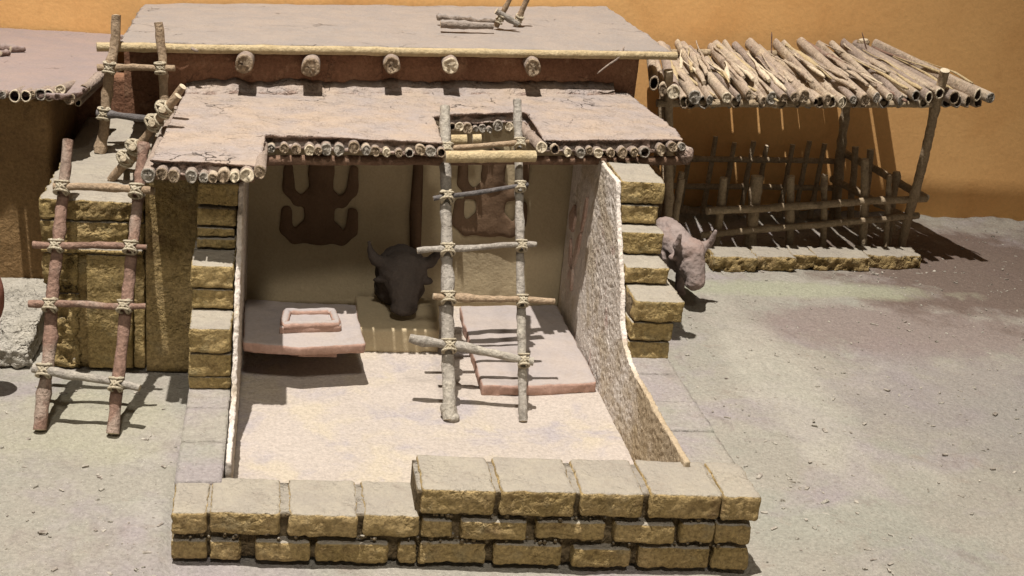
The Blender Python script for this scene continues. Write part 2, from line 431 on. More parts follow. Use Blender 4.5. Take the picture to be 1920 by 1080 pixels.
def blobs(parts, voxel, mat, name, parent=None, disp=None, smooth=3):
    """parts: ('e', centre, (rx,ry,rz), rotz, rotx) ellipsoids or ('c', a, b, ra, rb) tapered limbs -> one skin"""
    bm = bmesh.new()
    for p in parts:
        if p[0] == 'e':
            mt = Matrix.Translation(p[1])
            if len(p) > 3: mt = mt @ Matrix.Rotation(p[3], 4, 'Z')
            if len(p) > 4: mt = mt @ Matrix.Rotation(p[4], 4, 'X')
            if len(p) > 5: mt = mt @ Matrix.Rotation(p[5], 4, 'Y')
            bmesh.ops.create_icosphere(bm, subdivisions=3, radius=1, matrix=mt @ Matrix.Diagonal((*p[2], 1)))
        else:
            mb = MB(); a, b = V3(*p[1]), V3(*p[2]); m = 8
            pts = [a.lerp(b, i/(m-1)) for i in range(m)]
            tube(mb, pts, [p[3]+(p[4]-p[3])*i/(m-1) for i in range(m)], 12, .1)
            vs = [bm.verts.new(q) for q in mb.v]
            for q in mb.f:
                try: bm.faces.new([vs[i] for i in q])
                except ValueError: pass
            bmesh.ops.remove_doubles(bm, verts=vs, dist=.0005)
            for e, rr in ((a, p[3]), (b, p[4])):
                bmesh.ops.create_icosphere(bm, subdivisions=2, radius=rr, matrix=Matrix.Translation(e))
    return remesh(bm, voxel, mat, name, parent, disp, smooth)

# ------------------------------------------------------------------ setting
def build_ground():
    xs = [-60, -40, -25, -15, -10]+[-8+.11*i for i in range(int(30/.11))]+[24, 30, 40, 60]
    ys = [-10, 0, 6, 10, 12]+[13+.11*i for i in range(int(19.7/.11))]+[32.75]
    vs = []; fs = []
    for y in ys:
        for x in xs:
            p = V3(x, y, 0); z = .05*noise.noise(p*.5)+.025*noise.noise(p*1.7)+.012*noise.noise(p*6)
            if x > 7: z += .02*noise.noise(p*3)
            if y > 31.6: z += (y-31.6)*.12*(.5+noise.noise(p*2))
            inside = -1.3 < x < 6.8 and 15 < y < 25
            if inside: z -= .08
            vs.append((x, y, z-.03))
    n = len(xs)
    for j in range(len(ys)-1):
        for i in range(n-1): fs.append((j*n+i, j*n+i+1, (j+1)*n+i+1, (j+1)*n+i))
    o = mk('ground', vs, fs, m_ground); o['kind'] = 'structure'
    # grit scattered on the ground
    mb = MB(); mb2 = MB()
    for k in range(1700):
        if k < 1100: x, y = R_.uniform(7.5, 21), R_.uniform(15.5, 32)
        else: x, y = R_.uniform(-6, 9), R_.uniform(14, 21)
        if -1.4 < x < 6.9 and 15 < y: continue
        s = R_.uniform(.008, .026)*(1.6 if R_.random() < .06 else 1); L = s*R_.uniform(.8, 3.0)
        a = R_.random()*6.28; c, sn = math.cos(a), math.sin(a)
        vs = []
        for dx in (-1, 1):
            for dy in (-1, 1):
                for dz in (0, 1):
                    q = V3(dx*L*R_.uniform(.6, 1), dy*s*R_.uniform(.5, 1), dz*s*R_.uniform(.5, 1.3))
                    vs.append(V3(x+q.x*c-q.y*sn, y+q.x*sn+q.y*c, q.z-.035+.05*noise.noise(V3(x, y, 0)*.5)))
        mb.add(vs, [(0, 1, 3, 2), (4, 6, 7, 5), (0, 4, 5, 1), (2, 3, 7, 6), (1, 5, 7, 3), (0, 2, 6, 4)], 0 if R_.random() < .6 else 1)
    g = mb.build('grit', [m_chip, m_white], None, False); tag(g, 'small chips and grit scattered over the dusty ground', 'grit'); g['kind'] = 'stuff'
build_ground()
def build_backdrop():
    vs, fs = gridbox(lambda u, v, w: V3(-40+90*u, 32.62+.5*v+.04*noise.noise(V3(u*20, 0, w*4)), -.2+22*w), 60, 1, 16)
    o = mk('backdrop_wall', vs, fs, m_orange); o['kind'] = 'structure'
build_backdrop()

# ------------------------------------------------------------------ the house
house = thing('mudbrick_house', 'open-fronted mudbrick house with stepped mud roofs and a low brick front wall', 'house')
def floor_part():
    vs = []; fs = []; nx, ny = 60, 80
    for j in range(ny+1):
        for i in range(nx+1):
            x = -.62+6.6*i/nx; y = 15.7+9.3*j/ny; p = V3(x, y, 0)
            vs.append((x, y, .01+.012*noise.noise(p*1.3)+.008*noise.noise(p*5)))
    for j in range(ny):
        for i in range(nx): a = j*(nx+1)+i; fs.append((a, a+1, a+nx+2, a+nx+1))
    mk('floor', vs, fs, m_floor, house)
floor_part()
# front wall: brick courses (fractions of the front line by pixel)
sk = (15.15-15.56)/(6.72+1.25)
def fx(px, lv=1):
    y = 15.4
    for _ in range(4): x = P(px, (1030, 975, 945)[lv], y=y).x; y = 15.56+1.25*sk+sk*x
    return x
mb = MB()
Y0 = 15.56+1.25*sk*1.0   # y at x=0 of the front line, skew applied by brick()
c1 = [(320, 388), (392, 452), (478, 582), (592, 728), (748, 782), (786, 912), (928, 1055), (1075, 1185), (1200, 1335), (1339, 1408)]
c2 = [(320, 388), (392, 525), (540, 672), (682, 788), (791, 850), (865, 990), (1008, 1138), (1155, 1268), (1280, 1342), (1346, 1412)]
c3 = [(789, 927), (937, 1077), (1088, 1206), (1216, 1350), (1353, 1424)]
def zc(x, lv):  # course levels grow slightly to the right
    t = (x+1.25)/8; return [0, .365+.03*t, .745+.05*t, 1.17+.06*t][lv]
for lv, rows in ((0, c1), (1, c2), (2, c3)):
    for (a, b) in rows:
        x0, x1 = fx(a, lv), fx(b, lv); xm = (x0+x1)/2
        z0, z1 = zc(xm, lv)+(.0 if lv == 0 else .03+R_.uniform(0, .015)), zc(xm, lv+1)-(R_.uniform(.05, .09) if lv < (1 if xm < 2.05 else 2) else 0)
        y0 = Y0+(.01, -.02, -.05)[lv]+R_.uniform(-.02, .02)
        top = (lv == 2) or (lv == 1 and xm < 2.05)
        y1 = Y0+.95 if top else Y0+.5
        brick(mb, x0, x1, y0, y1, z0, z1, R_.uniform(.7, 1.2), .038, skew=sk, mat=0, r=.035 if not top else .055)
core = MB()
vs, fs = gridbox(lambda u, v, w: V3(-1.2+3.2*u, Y0+.17-(1-v)*.14*max(0, (w-.7)/.3)+.7*v+sk*(-1.2+3.2*u), -.02+(.735+.02*u)*w)+V3(0, -.06*abs(noise.noise(V3(u*30, v*3, w*5)))*(1-v), 0), 60, 4, 10); core.add(vs, fs)
vs, fs = gridbox(lambda u, v, w: V3(1.98+4.6*u, Y0+.17-(1-v)*.14*max(0, (w-.7)/.3)+.7*v+sk*(1.98+4.6*u), -.02+(1.165+.04*u)*w)+V3(0, -.06*abs(noise.noise(V3(u*40, v*3, w*9)))*(1-v), 0), 80, 4, 14); core.add(vs, fs)
fwall = mb.build('front_wall', m_brick_dim, house)
core.build('mortar', m_core, fwall)
# a few crumbs of mortar between the bricks
mc = MB()
for k in range(150):
    x = R_.uniform(-1.15, 6.6); lv = R_.choice([1, 1, 2, 2]); z = zc(x, lv)+R_.uniform(-.02, .08)
    if x < 2 and lv == 2: continue
    s = R_.uniform(.015, .04); c = V3(x, Y0+R_.uniform(-.0, .07)+sk*x, z)
    bm = bmesh.new(); bmesh.ops.create_icosphere(bm, subdivisions=1, radius=s)
    vv = [c+v.co*(1+.5*noise.noise(v.co*40+c)) for v in bm.verts]; ff = [tuple(v.index for v in f.verts) for f in bm.faces]; bm.free()
    mc.add(vv, ff)
mc.build('mortar_crumbs', m_core, fwall)['kind'] = 'stuff'

def jamb(x0, x1, treads, lowlen, lowz, name, wall_top=3.72, yend=24.9, lowy=16.3):
    mb = MB()
    # low part: flat brick tops running to the front wall
    y = lowy
    while y < lowlen-.05:
        y2 = min(lowlen, y+R_.uniform(1.0, 1.25))
        brick(mb, x0, x1, y, y2-.006, 0, lowz+R_.uniform(-.012, .008), .5, .06, mat=2)
        y = y2
    for (y0, z0, z1, xa, xb) in treads:
        brick(mb, x0+xa, x1+xb, y0, y0+1.25, z0, z1-.012, .9, .04)
    return mb
tl = [(19.18, .8, 1.02, 0, 0), (19.16, 1.03, 1.42, .0, .0), (19.12, 1.44, 1.87, .0, 0), (19.86, 1.89, 2.23, .0, .0), (19.84, 2.25, 2.64, -.02, 0),
      (20.55, 2.66, 2.84, .02, 0), (20.57, 2.85, 3.02, .02, -.02), (20.55, 3.05, 3.36, .02, 0), (20.56, 3.39, 3.78, .02, .02)]
mb = jamb(-1.27, -.62, tl, 19.3, .79, 'side_wall')
vs, fs = gridbox(lambda u, v, w: V3(-1.24+.58*u, 20.9+3.9*v, 0+3.78*w), 4, 8, 8); mb.add(vs, fs, 1)
vs, fs = gridbox(lambda u, v, w: V3(-1.24+.58*u, 19.35+1.7*v, 0+1.8*w), 4, 8, 8); mb.add(vs, fs, 1)
vs, fs = gridbox(lambda u, v, w: V3(-1.24+.58*u, 20.05+1.7*v, 0+2.6*w), 4, 8, 8); mb.add(vs, fs, 1)
lw = mb.build('side_wall', [m_brick, m_mortar, m_ground], house)
tr = [(19.83, 1.17, 1.5, 0, 0), (19.80, 1.52, 1.86, 0, 0), (19.76, 1.88, 2.27, .03, .13), (20.5, 2.29, 2.6, 0, .02), (21.12, 2.62, 3.03, 0, .04),
      (21.5, 3.05, 3.4, 0, .0), (21.5, 3.42, 3.84, .02, .06)]
mb = jamb(5.95, 6.7, tr, 20.0, 1.19, 'side_wall', lowy=16.05)
for yy, zz in ((20.0, 2.2), (20.7, 2.55), (21.3, 3.0), (21.9, 3.8)):
    vs, fs = gridbox(lambda u, v, w: V3(5.98+.66*u, yy+(25.0-yy)*v, 0+zz*w), 4, 8, 8); mb.add(vs, fs, 1)
rw = mb.build('side_wall', [m_brick, m_mortar, m_ground], house)
def plaster(x0, x1, prof, y1, mat, name, parent, amp=.05, inward=-1, vox=.035, base=0, lo=.3):
    """sheet of plaster in the yz plane following the cut profile prof [(y,z)...]"""
    bm = bmesh.new(); pts = [(y1, base)]+[(p[0], base) for p in prof[:1]]+list(prof)+[(y1, prof[-1][1])]
    a = [bm.verts.new((x0, y, z)) for y, z in pts]; b = [bm.verts.new((x1, y, z)) for y, z in pts]; n = len(a)
    fa = bm.faces.new(a); fb = bm.faces.new(b[::-1])
    for i in range(n): bm.faces.new((a[(i+1) % n], a[i], b[i], b[(i+1) % n]))
    bmesh.ops.triangulate(bm, faces=[fa, fb]); bmesh.ops.recalc_face_normals(bm, faces=bm.faces)
    def d(c, n):
        k = noise.noise(c*3)*.3+.55*noise.noise(c*9)+.75*noise.noise(c*19)+.5*noise.noise(c*31)
        e = 1.0 if abs(n.x) > .7 else 1.3
        t = min(1, max(lo, (23.0-c.y+.2*c.z)/1.0))
        return n*amp*k*e*t
    return remesh(bm, vox, mat, name, parent, d, 1)
plaster(5.85, 5.94, [(15.95, 1.3), (17.5, 1.28), (18.9, 1.26), (19.4, 1.32), (19.8, 1.45), (20.15, 1.75), (20.45, 2.35), (20.9, 2.9), (21.3, 3.4), (21.5, 3.82)], 24.9, m_coarse, 'inner_plaster', rw, .017, lo=.12, vox=.028)
plaster(-.6, -.52, [(16.9, .76), (18.9, .85), (19.15, 1.3), (19.5, 1.95), (19.9, 2.4), (20.3, 3.0), (20.6, 3.4), (20.62, 3.75)], 24.9, m_coarse, 'inner_plaster', lw, .02, lo=.15)
# red paint on the inner plaster
def paint(parent, shapes, x, mat, name='painted_mark'):
    for sh in shapes:
        mb = MB(); pts = []
        (cy, cz, ry, rz, rot) = sh
        n = 20; c = [V3(x, cy, cz)]
        for i in range(n):
            t = 6.283*i/n; k = 1+.5*noise.noise(V3(math.cos(t)*1.5, math.sin(t)*1.5, cy*3+cz))
            a, b = math.cos(t)*ry*k, math.sin(t)*rz*k
            c.append(V3(x, cy+a*math.cos(rot)-b*math.sin(rot), cz+a*math.sin(rot)+b*math.cos(rot)))
        c2 = [p+V3(.05, 0, 0) for p in c]
        mb.add(c, [(0, 1+(i+1) % n, 1+i) for i in range(n)])
        mb.add(c2+c, [(1+i, 1+(i+1) % n, n+2+(i+1) % n, n+2+i) for i in range(n)])
        mb.build(name, mat, parent)
paint(rw, [(24.3, 2.2, .22, .28, .3), (23.7, 1.75, .1, .5, .4), (23.9, 1.2, .08, .35, -.4), (23.4, 2.6, .07, .4, .2), (24.2, 1.5, .06, .3, -.3)], 5.80, m_red)
# back wall with its reliefs
mbk = MB()
vs, fs = gridbox(lambda u, v, w: V3(-1.2+7.8*u, 24.75+.35*v+.28*u+.01*noise.noise(V3(u*9, 0, w*6)), 0+3.95*w), 60, 2, 34); mbk.add(vs, fs)
bw = mbk.build('back_wall', m_ywall, house)
def relief(cx, cz, y, s=1.0, flip=1):
    """splayed clay figure: round trunk, four upturned limbs, square head"""
    def arc(cx0, cz0, r, a0, a1, n=10): return [(cx0+r*math.cos(math.radians(a0+(a1-a0)*i/n)), cz0+r*math.sin(math.radians(a0+(a1-a0)*i/n))) for i in range(n+1)]
    parts = []
    def pt(x, z): return V3(cx+x*s, y, cz+z*s)
    parts.append(('e', pt(0, 0), (.31*s, .14, .62*s)))
    parts.append(('e', pt(0, -.42), (.48*s, .13, .3*s)))
    parts.append(('e', pt(0, .3), (.36*s, .13, .22*s)))
    parts.append(('c', pt(0, .4), pt(0, .92), .24*s, .26*s))
    for sx in (-1, 1):
        limb = [(.1, -.52), (.45, -.58), (.64, -.4), (.64, -.0)]
        for (p, q) in zip(limb[:-1], limb[1:]): parts.append(('c', pt(sx*p[0], p[1]), pt(sx*q[0], q[1]), .14*s, .115*s))
        limb = [(.1, .16), (.42, .2), (.61, .42), (.63, .88)]
        for (p, q) in zip(limb[:-1], limb[1:]): parts.append(('c', pt(sx*p[0], p[1]), pt(sx*q[0], q[1]), .13*s, .10*s))
    def d(c, n): return V3(0, (y-c.y)*.6, 0)+n*.01*noise.noise(c*6)
    blobs(parts, .04, m_relief, 'splayed_relief', bw, d, 8)
relief(.85, 2.0, 24.78, 1.0); relief(4.25, 2.25, 24.9, 1.0)
ps = MB(); tube(ps, [(2.78, 24.86, .9), (2.74, 24.86, 2), (2.75, 24.86, 3.3)], .09, 8, 1.2); ps.build('painted_stripe', m_relief, bw)
# outer shell behind, so no light leaks into the room
sh = MB()
vs, fs = gridbox(lambda u, v, w: V3(-2.14+.9*u, 21.55+5.4*v, 0+3.75*w), 10, 30, 24); sh.add(vs, fs)
sh.build('outer_wall', m_brick_dim, house)
# ---- upper storey wall
uw = MB()
def uy(x): return 25.36+.235*(x+2)
vs, fs = gridbox(lambda u, v, w: V3(-2.2+9.9*u, uy(-2.2+9.9*u)+v*(.6)+.03*noise.noise(V3(u*30, v, w*8)), 0+4.88*w), 120, 2, 50); uw.add(vs, fs)
vs, fs = gridbox(lambda u, v, w: V3(7.15+.5*v, 27.75+4.6*u, 0+4.7*w), 20, 2, 20); uw.add(vs, fs)
vs, fs = gridbox(lambda u, v, w: V3(-2.2+.5*v, 26.3+6.2*u, 0+4.5*w), 20, 2, 20); uw.add(vs, fs)
uwall = uw.build('upper_wall', m_redwall, house)
def uedge(px, py, z=4.97): return P(px, py, z=z)
# upper roof slab
A = P(222, 78, z=5.05); B = P(1262, 97, z=5.05); Cc = P(1140, 12, y=32.5); Dd = P(268, 6, y=32.5)
Cc.z += .0
def ubil(u, v): return (A*(1-u)+B*u)*(1-v)+(Dd*(1-u)+Cc*u)*v
def slabmesh(fn, th, nu, nv, nw, side=.04, ragged=.07):
    def cs(u, v, w):
        p = fn(u, v)
        e = min(u*10, (1-u)*10, v*6, (1-v)*6)
        p = p.copy(); p.z -= th*(1-w)
        nn = noise.noise(p*1.1)*.03+noise.noise(p*4)*.014
        p.z += nn*(1 if w > .5 else .3)
        r = noise.noise(p*2.2)*.5+noise.noise(p*6)*.5
        if u in (0, 1): p.x += ragged*r*(1 if u else -1)-(.05 if w in (0, 1) else 0)*(1 if u else -1)
        if v in (0, 1): p.y += ragged*.6*r*(1 if v else -1)-(.03 if w in (0, 1) else 0)*(1 if v else -1)
        return p
    return gridbox(cs, nu, nv, nw)
ur = MB(); vs, fs = slabmesh(ubil, .13, 170, 90, 3); ur.add(vs, fs); uroof = ur.build('upper_roof', m_mud_grey, house)
# bamboo pole along its front edge
a = P(182, 87, z=4.96); b = P(1266, 104, z=4.96)
mp_ = MB(); n = 60; pts = [a.lerp(b, i/(n-1))+V3(0, -.06, .015*noise.noise(V3(i*.15, 0, 0))) for i in range(n)]
rad = [.085*(1+(.12 if i % 11 == 4 else 0)) for i in range(n)]; tube(mp_, pts, rad, 14, .06, capmat=1)
mp_.build('edge_pole', [m_bamboo, m_straw], uroof)
# fibres on the edge pole
tw = MB(); tube(tw, catmull([P(1170, 88, y=27.4), P(1160, 108, y=27.2), P(1140, 122, y=27.1), P(1120, 138, y=27.1)], 14), [.02]*13+[.006], 6, .3)
tw.build('loose_fibre', m_cane, uroof); tw = MB(); tube(tw, catmull([P(352, 84, y=25.35), P(362, 92, y=25.2), P(372, 97, y=25.2)], 8), [.03]*7+[.01], 6, .4)
tw.build('loose_fibre', m_cane, uroof)
# beams under the upper roof
for (px, py, r, hol) in ((457, 122, .185, True), (582, 128, .19, False), (735, 123, .17, False), (845, 124, .165, False), (1000, 127, .19, False)):
    e = P(px, py, z=4.62); e2 = P(px, py, y=uy(e.x)-.58)
    cane((e2.x, e2.y, e2.z), (e2.x+.05, uy(e2.x)+.5, e2.z+.02), r, uwall, m_cane, name='roof_beam', seg=22, hollow=False)
# ---- lower roof
front = [(277, 300), (380, 303), (497, 312), (500, 254), (600, 256), (720, 262), (834, 268), (824, 236), (814, 218), (860, 213), (900, 211), (982, 209), (1000, 234), (1016, 262), (1150, 262), (1284, 262), (1272, 243), (1200, 192), (1167, 168), (1000, 166), (760, 165), (500, 163), (348, 163)]
outl = [PR(*q) for q in front]
# push the back edge slightly into the upper wall
outl2 = []
for i, p in enumerate(outl):
    if i >= 17: p = V3(p.x, uy(p.x)+.1, p.z)
    outl2.append(p)
bm = prism(outl2, lambda x, y: roof_z(x, y), lambda x, y: roof_z(x, y)-.24)
def rdisp(c, n):
    s = max(0, 1-abs(n.z)*1.1)
    a = .03*noise.noise(c*.9)+.016*noise.noise(c*3)+.012*noise.noise(c*8)+.006*noise.noise(c*17)
    h_ = max(0, min(1, (roof_z(c.x, c.y)-c.z)/.24)); n = (n+V3(0, 0, 0))
    b = noise.noise(c*2.8)*.9+.8*noise.noise(c*7)-abs(noise.noise(c*5+V3(5, 5, 5)))*1.3
    k = .11*b*s-.07*s+(h_-.75)*.1*s-.05*abs(noise.noise(c*11))*s
    v = n*(a+k)
    if n.z < -.3: v.z += .03*noise.noise(c*4)
    return v
lroof = remesh(bm, .036, m_mud, 'lower_roof', house, rdisp, 2)
# lumpy upturned mud where the roof meets the upper wall
lip = MB()
def lipf(u, v, w):
    x = -1.75+8.9*u; y = uy(x)-.02-.3*v; z0 = roof_z(x, y)-.08
    hh = (.30+.09*noise.noise(V3(x*1.5, 0, 0))+.06*noise.noise(V3(x*4.3, 3, 0)))*(1-.85*v)
    return V3(x, y+.03*noise.noise(V3(x*5, v*3, w*4)), z0+hh*w)
vs, fs = gridbox(lipf, 200, 3, 8); lip.add(vs, fs)
lip.build('mud_lip', m_mud, lroof)
# canes under the lower roof
def cane_row(lst, r, edge, back=5.0):
    (ax, ay), (bx, by) = edge; ya, yb = PR(ax, ay).y, PR(bx, by).y
    for (px, py, k) in lst:
        t = (px-ax)/(bx-ax); e = P(px, py, y=ya+(yb-ya)*t-.13+R_.uniform(-.05, .04))
        cane(e, (e.x+.02, e.y+back, roof_z(e.x, e.y+back)-.36), r*k, lroof, R_.choice([m_cane, m_cane, m_reed2]), hollow=(R_.random() < .16))
A_ = [(278, 329, 1.25), (303, 327, 1.1), (325, 331, 1.15), (359, 331, 1.2), (382, 334, .9), (399, 335, .85), (419, 332, 1.15), (440, 333, .95), (463, 330, 1.25), (487, 323, 1.2)]
cane_row(A_, .092, ((277, 300), (497, 312)), back=5.2)
B_ = [(508, 279, .85), (533, 279, .95), (555, 281, .95), (580, 282, 1.1), (597, 284, .8), (612, 281, 1.2), (636, 282, 1.1), (664, 278, 1.25), (687, 282, 1.0), (705, 284, .95), (725, 287, .85), (748, 288, .8), (768, 288, .8), (789, 282, 1.05), (808, 285, 1.0), (828, 287, .95)]
cane_row(B_, .092, ((500, 254), (834, 268)), back=3.6)
C_ = [(818, 235, .9), (848, 238, .8), (861, 238, 1.0), (877, 242, 1.2), (892, 242, .6), (905, 241, .85), (918, 244, .7), (934, 236, 1.25), (955, 238, 1.05), (981, 234, 1.1)]
cane_row(C_, .092, ((812, 214), (982, 206)), back=1.6)
D_ = [(1016, 277, 1.2), (1041, 281, 1.05), (1065, 286, .9), (1090, 287, 1.05), (1106, 283, .85), (1123, 287, 1.0), (1146, 288, .9), (1168, 287, 1.15), (1190, 286, 1.0), (1209, 286, 1.15), (1240, 281, 1.15), (1262, 276, 1.1), (1279, 275, .85)]
cane_row(D_, .092, ((1016, 262), (1284, 262)), back=3.8)
# lintel beam under the cane ends
e0 = P(497, 307, z=3.78); e1 = P(1292, 302, z=3.8)
be = MB(); tube(be, stick_pts((e0.x-.8, e0.y+.05, e0.z), (e1.x, e1.y+.05, e1.z), .03, 40), .09, 12, .15, capmat=1)
be.build('lintel', [m_beam, m_straw], lroof)
kb = blobs([('e', P(1286, 290, y=e1.y-.05), (.15, .14, .17)), ('e', P(1280, 280, y=e1.y), (.1, .12, .1))], .03, m_mud, 'mud_daub', lroof, lambda c, n: n*.03*noise.noise(c*9))
e0 = P(361, 343, z=3.82)
be = MB(); tube(be, stick_pts((-2.0, 20.7, 3.84), (-.35, 20.75, 3.84), .02, 10), .09, 12, .1); be.build('lintel', m_beam, lroof)
e0 = P(834, 294, y=22.02); e1 = P(1003, 293, y=22.3)
be = MB(); n = 26; tube(be, [e0.lerp(e1, i/(n-1)) for i in range(n)], [.105*(1.13 if i == 10 else 1.04 if i in (9, 11) else 1) for i in range(n)], 18, .05, capmat=1)
cp = be.build('hatch_crosspiece', [m_bamboo, m_straw], lroof); cp['label'] = 'pale yellow bamboo length across the hatch'
for (x0, x1, yy, rr) in ((845, 875, 262, .1), (886, 902, 261, .09)):
    a = P(x0, yy, y=24.1); b = P(x1, yy, y=24.1); be = MB(); tube(be, [a, a.lerp(b, .5), b], rr, 14, .1, capmat=1); be.build('hatch_batten', [m_bamboo, m_straw], lroof)
# ---- things on the upper roof
hl = thing('hatch_lip', 'crumbling mud lip and grey log beside the short ladder end on the upper roof', 'hatch')
a = P(826, 45, z=5.17); b = P(925, 49, z=5.2)
stick('log', a, b, .085, .07, m_mud_grey, hl, .03, .2)
mb = MB(); tube(mb, stick_pts(P(820, 33, z=5.17), P(930, 38, z=5.17), .12, 24), [.05+.03*abs(math.sin(i*1.7)) for i in range(24)], 8, .8); mb.build('mud_rim', m_mud_grey, hl)
def ladder(name, label, rails, rungs, mat, group='twig ladders', rr=.022, lr=.02, tails=1, lashturns=2):
    """rails: [(a,b,r0,r1)]; rungs: [(t or points, material, r, [(rail index, point)...])]"""
    L = thing(name, label, 'ladder', group)
    for r in rails:
        pts = r[4] if len(r) > 4 else None
        stick('rail', r[0], r[1], r[2], r[3], r[5] if len(r) > 5 else mat, L, .07, .22, 3, pts=pts)
    for (a, b, ra, rb, m, pts, ties) in rungs:
        stick('rung', a, b, ra, rb, m or mat, L, .05, .3, 2, pts=pts)
        for (c, da, rw_) in ties:
            lash(c, da, V3(*b)-V3(*a), rw_, (ra+rb)/2, L, lr, lashturns, tails)
    return L
def lerpy(p, q, t): return V3(*p).lerp(V3(*q), t)
def rail_at_pix(a, b, px, py):
    """the point of the segment a-b seen nearest the pixel"""
    best = None
    r = ray(px, py).normalized()
    for i in range(201):
        p = a.lerp(b, i/200); d = ((p-CAM)-r*(p-CAM).dot(r)).length
        if best is None or d < best[0]: best = (d, p)
    return best[1]
def ladder_px(name, label, railpx, rungpx, mat, ties_front=.0, **kw):
    """railpx: [(foot Vector, top Vector, r0, r1)]; rungpx: [((px,py),(px,py), r, mat, bend pts)]"""
    rails = railpx
    a0, b0 = rails[0][0], rails[0][1]; a1, b1 = rails[1][0], rails[1][1]
    pl_n = (b0-a0).cross(a1-a0).normalized()
    if pl_n.y > 0: pl_n = -pl_n
    rungs = []
    for (p, q, r, m) in rungpx:
        off = pl_n*((rails[0][2]+rails[0][3])/2+r*.85)
        o = a0+off
        def hit(px, py):
            d = ray(px, py); t = (o-CAM).dot(pl_n)/d.dot(pl_n); return CAM+d*t
        A, B = hit(*p), hit(*q)
        ties = []
        for rl in rails[:2]:
            # crossing of the rung with this rail, in the ladder plane
            best = None
            for i in range(121):
                s = rl[0].lerp(rl[1], i/120)+off
                ab = B-A; t = max(0, min(1, (s-A).dot(ab)/ab.dot(ab))); dd = (A+ab*t-s).length
                if best is None or dd < best[0]: best = (dd, A+ab*t)
            ties.append((best[1]-pl_n*r*.9, (rl[1]-rl[0]), (rl[2]+rl[3])/2))
        rungs.append((A, B, r*1.05, r*.9, m, None, ties))
    return ladder(name, label, rails, rungs, mat, **kw)
# central ladder through the hatch
f0 = P(842, 788, z=.02); f1 = P(981, 790, z=.02); t0 = P(834, 200, y=23.05); t1 = P(970, 188, y=23.2)
ladder_px('ladder', 'grey bark ladder rising from the room floor through the notch in the lower roof',
    [(f0, t0, .115, .095, [f0, rail_at_pix(f0, t0, 833, 640), rail_at_pix(f0, t0, 843, 470), rail_at_pix(f0, t0, 835, 330), t0]),
     (f1, t1, .075, .08, [f1, rail_at_pix(f1, t1, 974, 600), rail_at_pix(f1, t1, 968, 420), t1])],
    [((768, 633), (1000, 678), .075, None), ((812, 556), (1040, 565), .06, m_twig_tan), ((782, 470), (1006, 458), .052, None), ((812, 372), (990, 346), .04, m_twig_dark), ((835, 278), (992, 266), .045, m_twig_tan)], m_twig_grey)
cl_ = bpy.data.objects['ladder']
blobs([('e', P(842, 772, z=.12), (.14, .12, .17)), ('e', P(850, 784, z=.06), (.12, .1, .08)), ('e', P(832, 765, z=.2), (.07, .07, .1))], .025, m_twig_grey, 'knotty_foot', cl_, lambda c, n: n*.03*noise.noise(c*12), 2)
# left ladder against the brick block
f0 = P(75, 806, z=.02); f1 = P(211, 813, z=.02); t0 = P(128, 263, y=21.75); t1 = P(270, 268, y=21.75)
ladder_px('ladder', 'reddish twig ladder leaning against the front of the square brick block',
    [(f0, t0, .105, .085), (f1, t1, .1, .085, [f1, rail_at_pix(f1, t1, 236, 600), rail_at_pix(f1, t1, 250, 440), rail_at_pix(f1, t1, 262, 340), t1])],
    [((62, 690), (262, 728), .065, m_twig_grey), ((54, 570), (273, 574), .055, None), ((62, 459), (275, 463), .055, None), ((100, 350), (290, 358), .065, m_twig_tan)], m_twig_red)
# upper ladder from the block top to the upper roof
f0 = P(187, 288, z=3.07); f1 = P(300, 270, z=3.07); t0 = P(218, 28, y=25.0); t1 = P(297, 42, y=25.05)
f1 = t1.lerp(P(308, 230, y=24.6), 1.25)
ladder_px('ladder', 'tan twig ladder standing on the block top and reaching over the upper roof edge',
    [(f0, t0, .1, .085), (f1, t1, .08, .08)],
    [((182, 127), (328, 128), .062, m_twig_tan), ((181, 212), (296, 226), .068, m_twig_dark)], m_twig_tan)
# little ladder leaning on the lower roof's left edge, rungs seen end on
L = thing('ladder', 'short tan twig ladder leaning across the left edge of the lower roof', 'ladder', 'twig ladders')
fB = P(208, 338, z=3.08); tB = P(334, 179, y=22.3); fA = fB+V3(.2, .75, 0); fA = P(228, 318, z=3.08); tA = P(343, 162, y=22.9)
stick('rail', fB, tB, .075, .07, m_twig_tan, L, .03, .2); stick('rail', fA, tA, .075, .07, m_twig_tan, L, .03, .2)
for (px, py) in ((300, 196), (287, 226), (247, 268), (238, 296)):
    b_ = rail_at_pix(fB, tB, px+6, py+4); a_ = rail_at_pix(fA, tA, px+4, py)
    d = (a_-b_).normalized(); stick('rung', b_-d*.14-V3(.08, 0, 0), a_+d*.14-V3(.08, 0, 0), .06, .06, m_twig_tan, L, .01, .2, 0)
    lash(b_-V3(.06, 0, 0), tB-fB, d, .075, .06, L, .022, 2, 1); lash(a_-V3(.06, 0, 0), tA-fA, d, .075, .06, L, .022, 2, 0)
# ladder end poking out of the upper roof
L = thing('ladder', 'short lashed ladder end poking up beside the grey log on the upper roof', 'ladder', 'twig ladders')
a0 = P(930, 50, z=5.1); a1 = P(968, 44, z=5.1); b0 = P(962, -14, y=a0.y-.1); b1 = P(992, -12, y=a1.y-.1)
stick('rail', a0, b0, .06, .05, m_twig_tan, L, .02); stick('rail', a1, b1, .07, .06, m_twig_tan, L, .02)
c0 = P(930, 20, y=a0.y-.1); c1 = P(972, 46, y=a0.y-.12)
stick('rung', c0, c1, .07, .06, m_twig_grey, L, .02)
lash(a0.lerp(b0, .25), b0-a0, c1-c0, .06, .06, L, .022, 2, 1); lash(a1.lerp(b1, .15), b1-a1, c1-c0, .07, .06, L, .022, 2, 1)

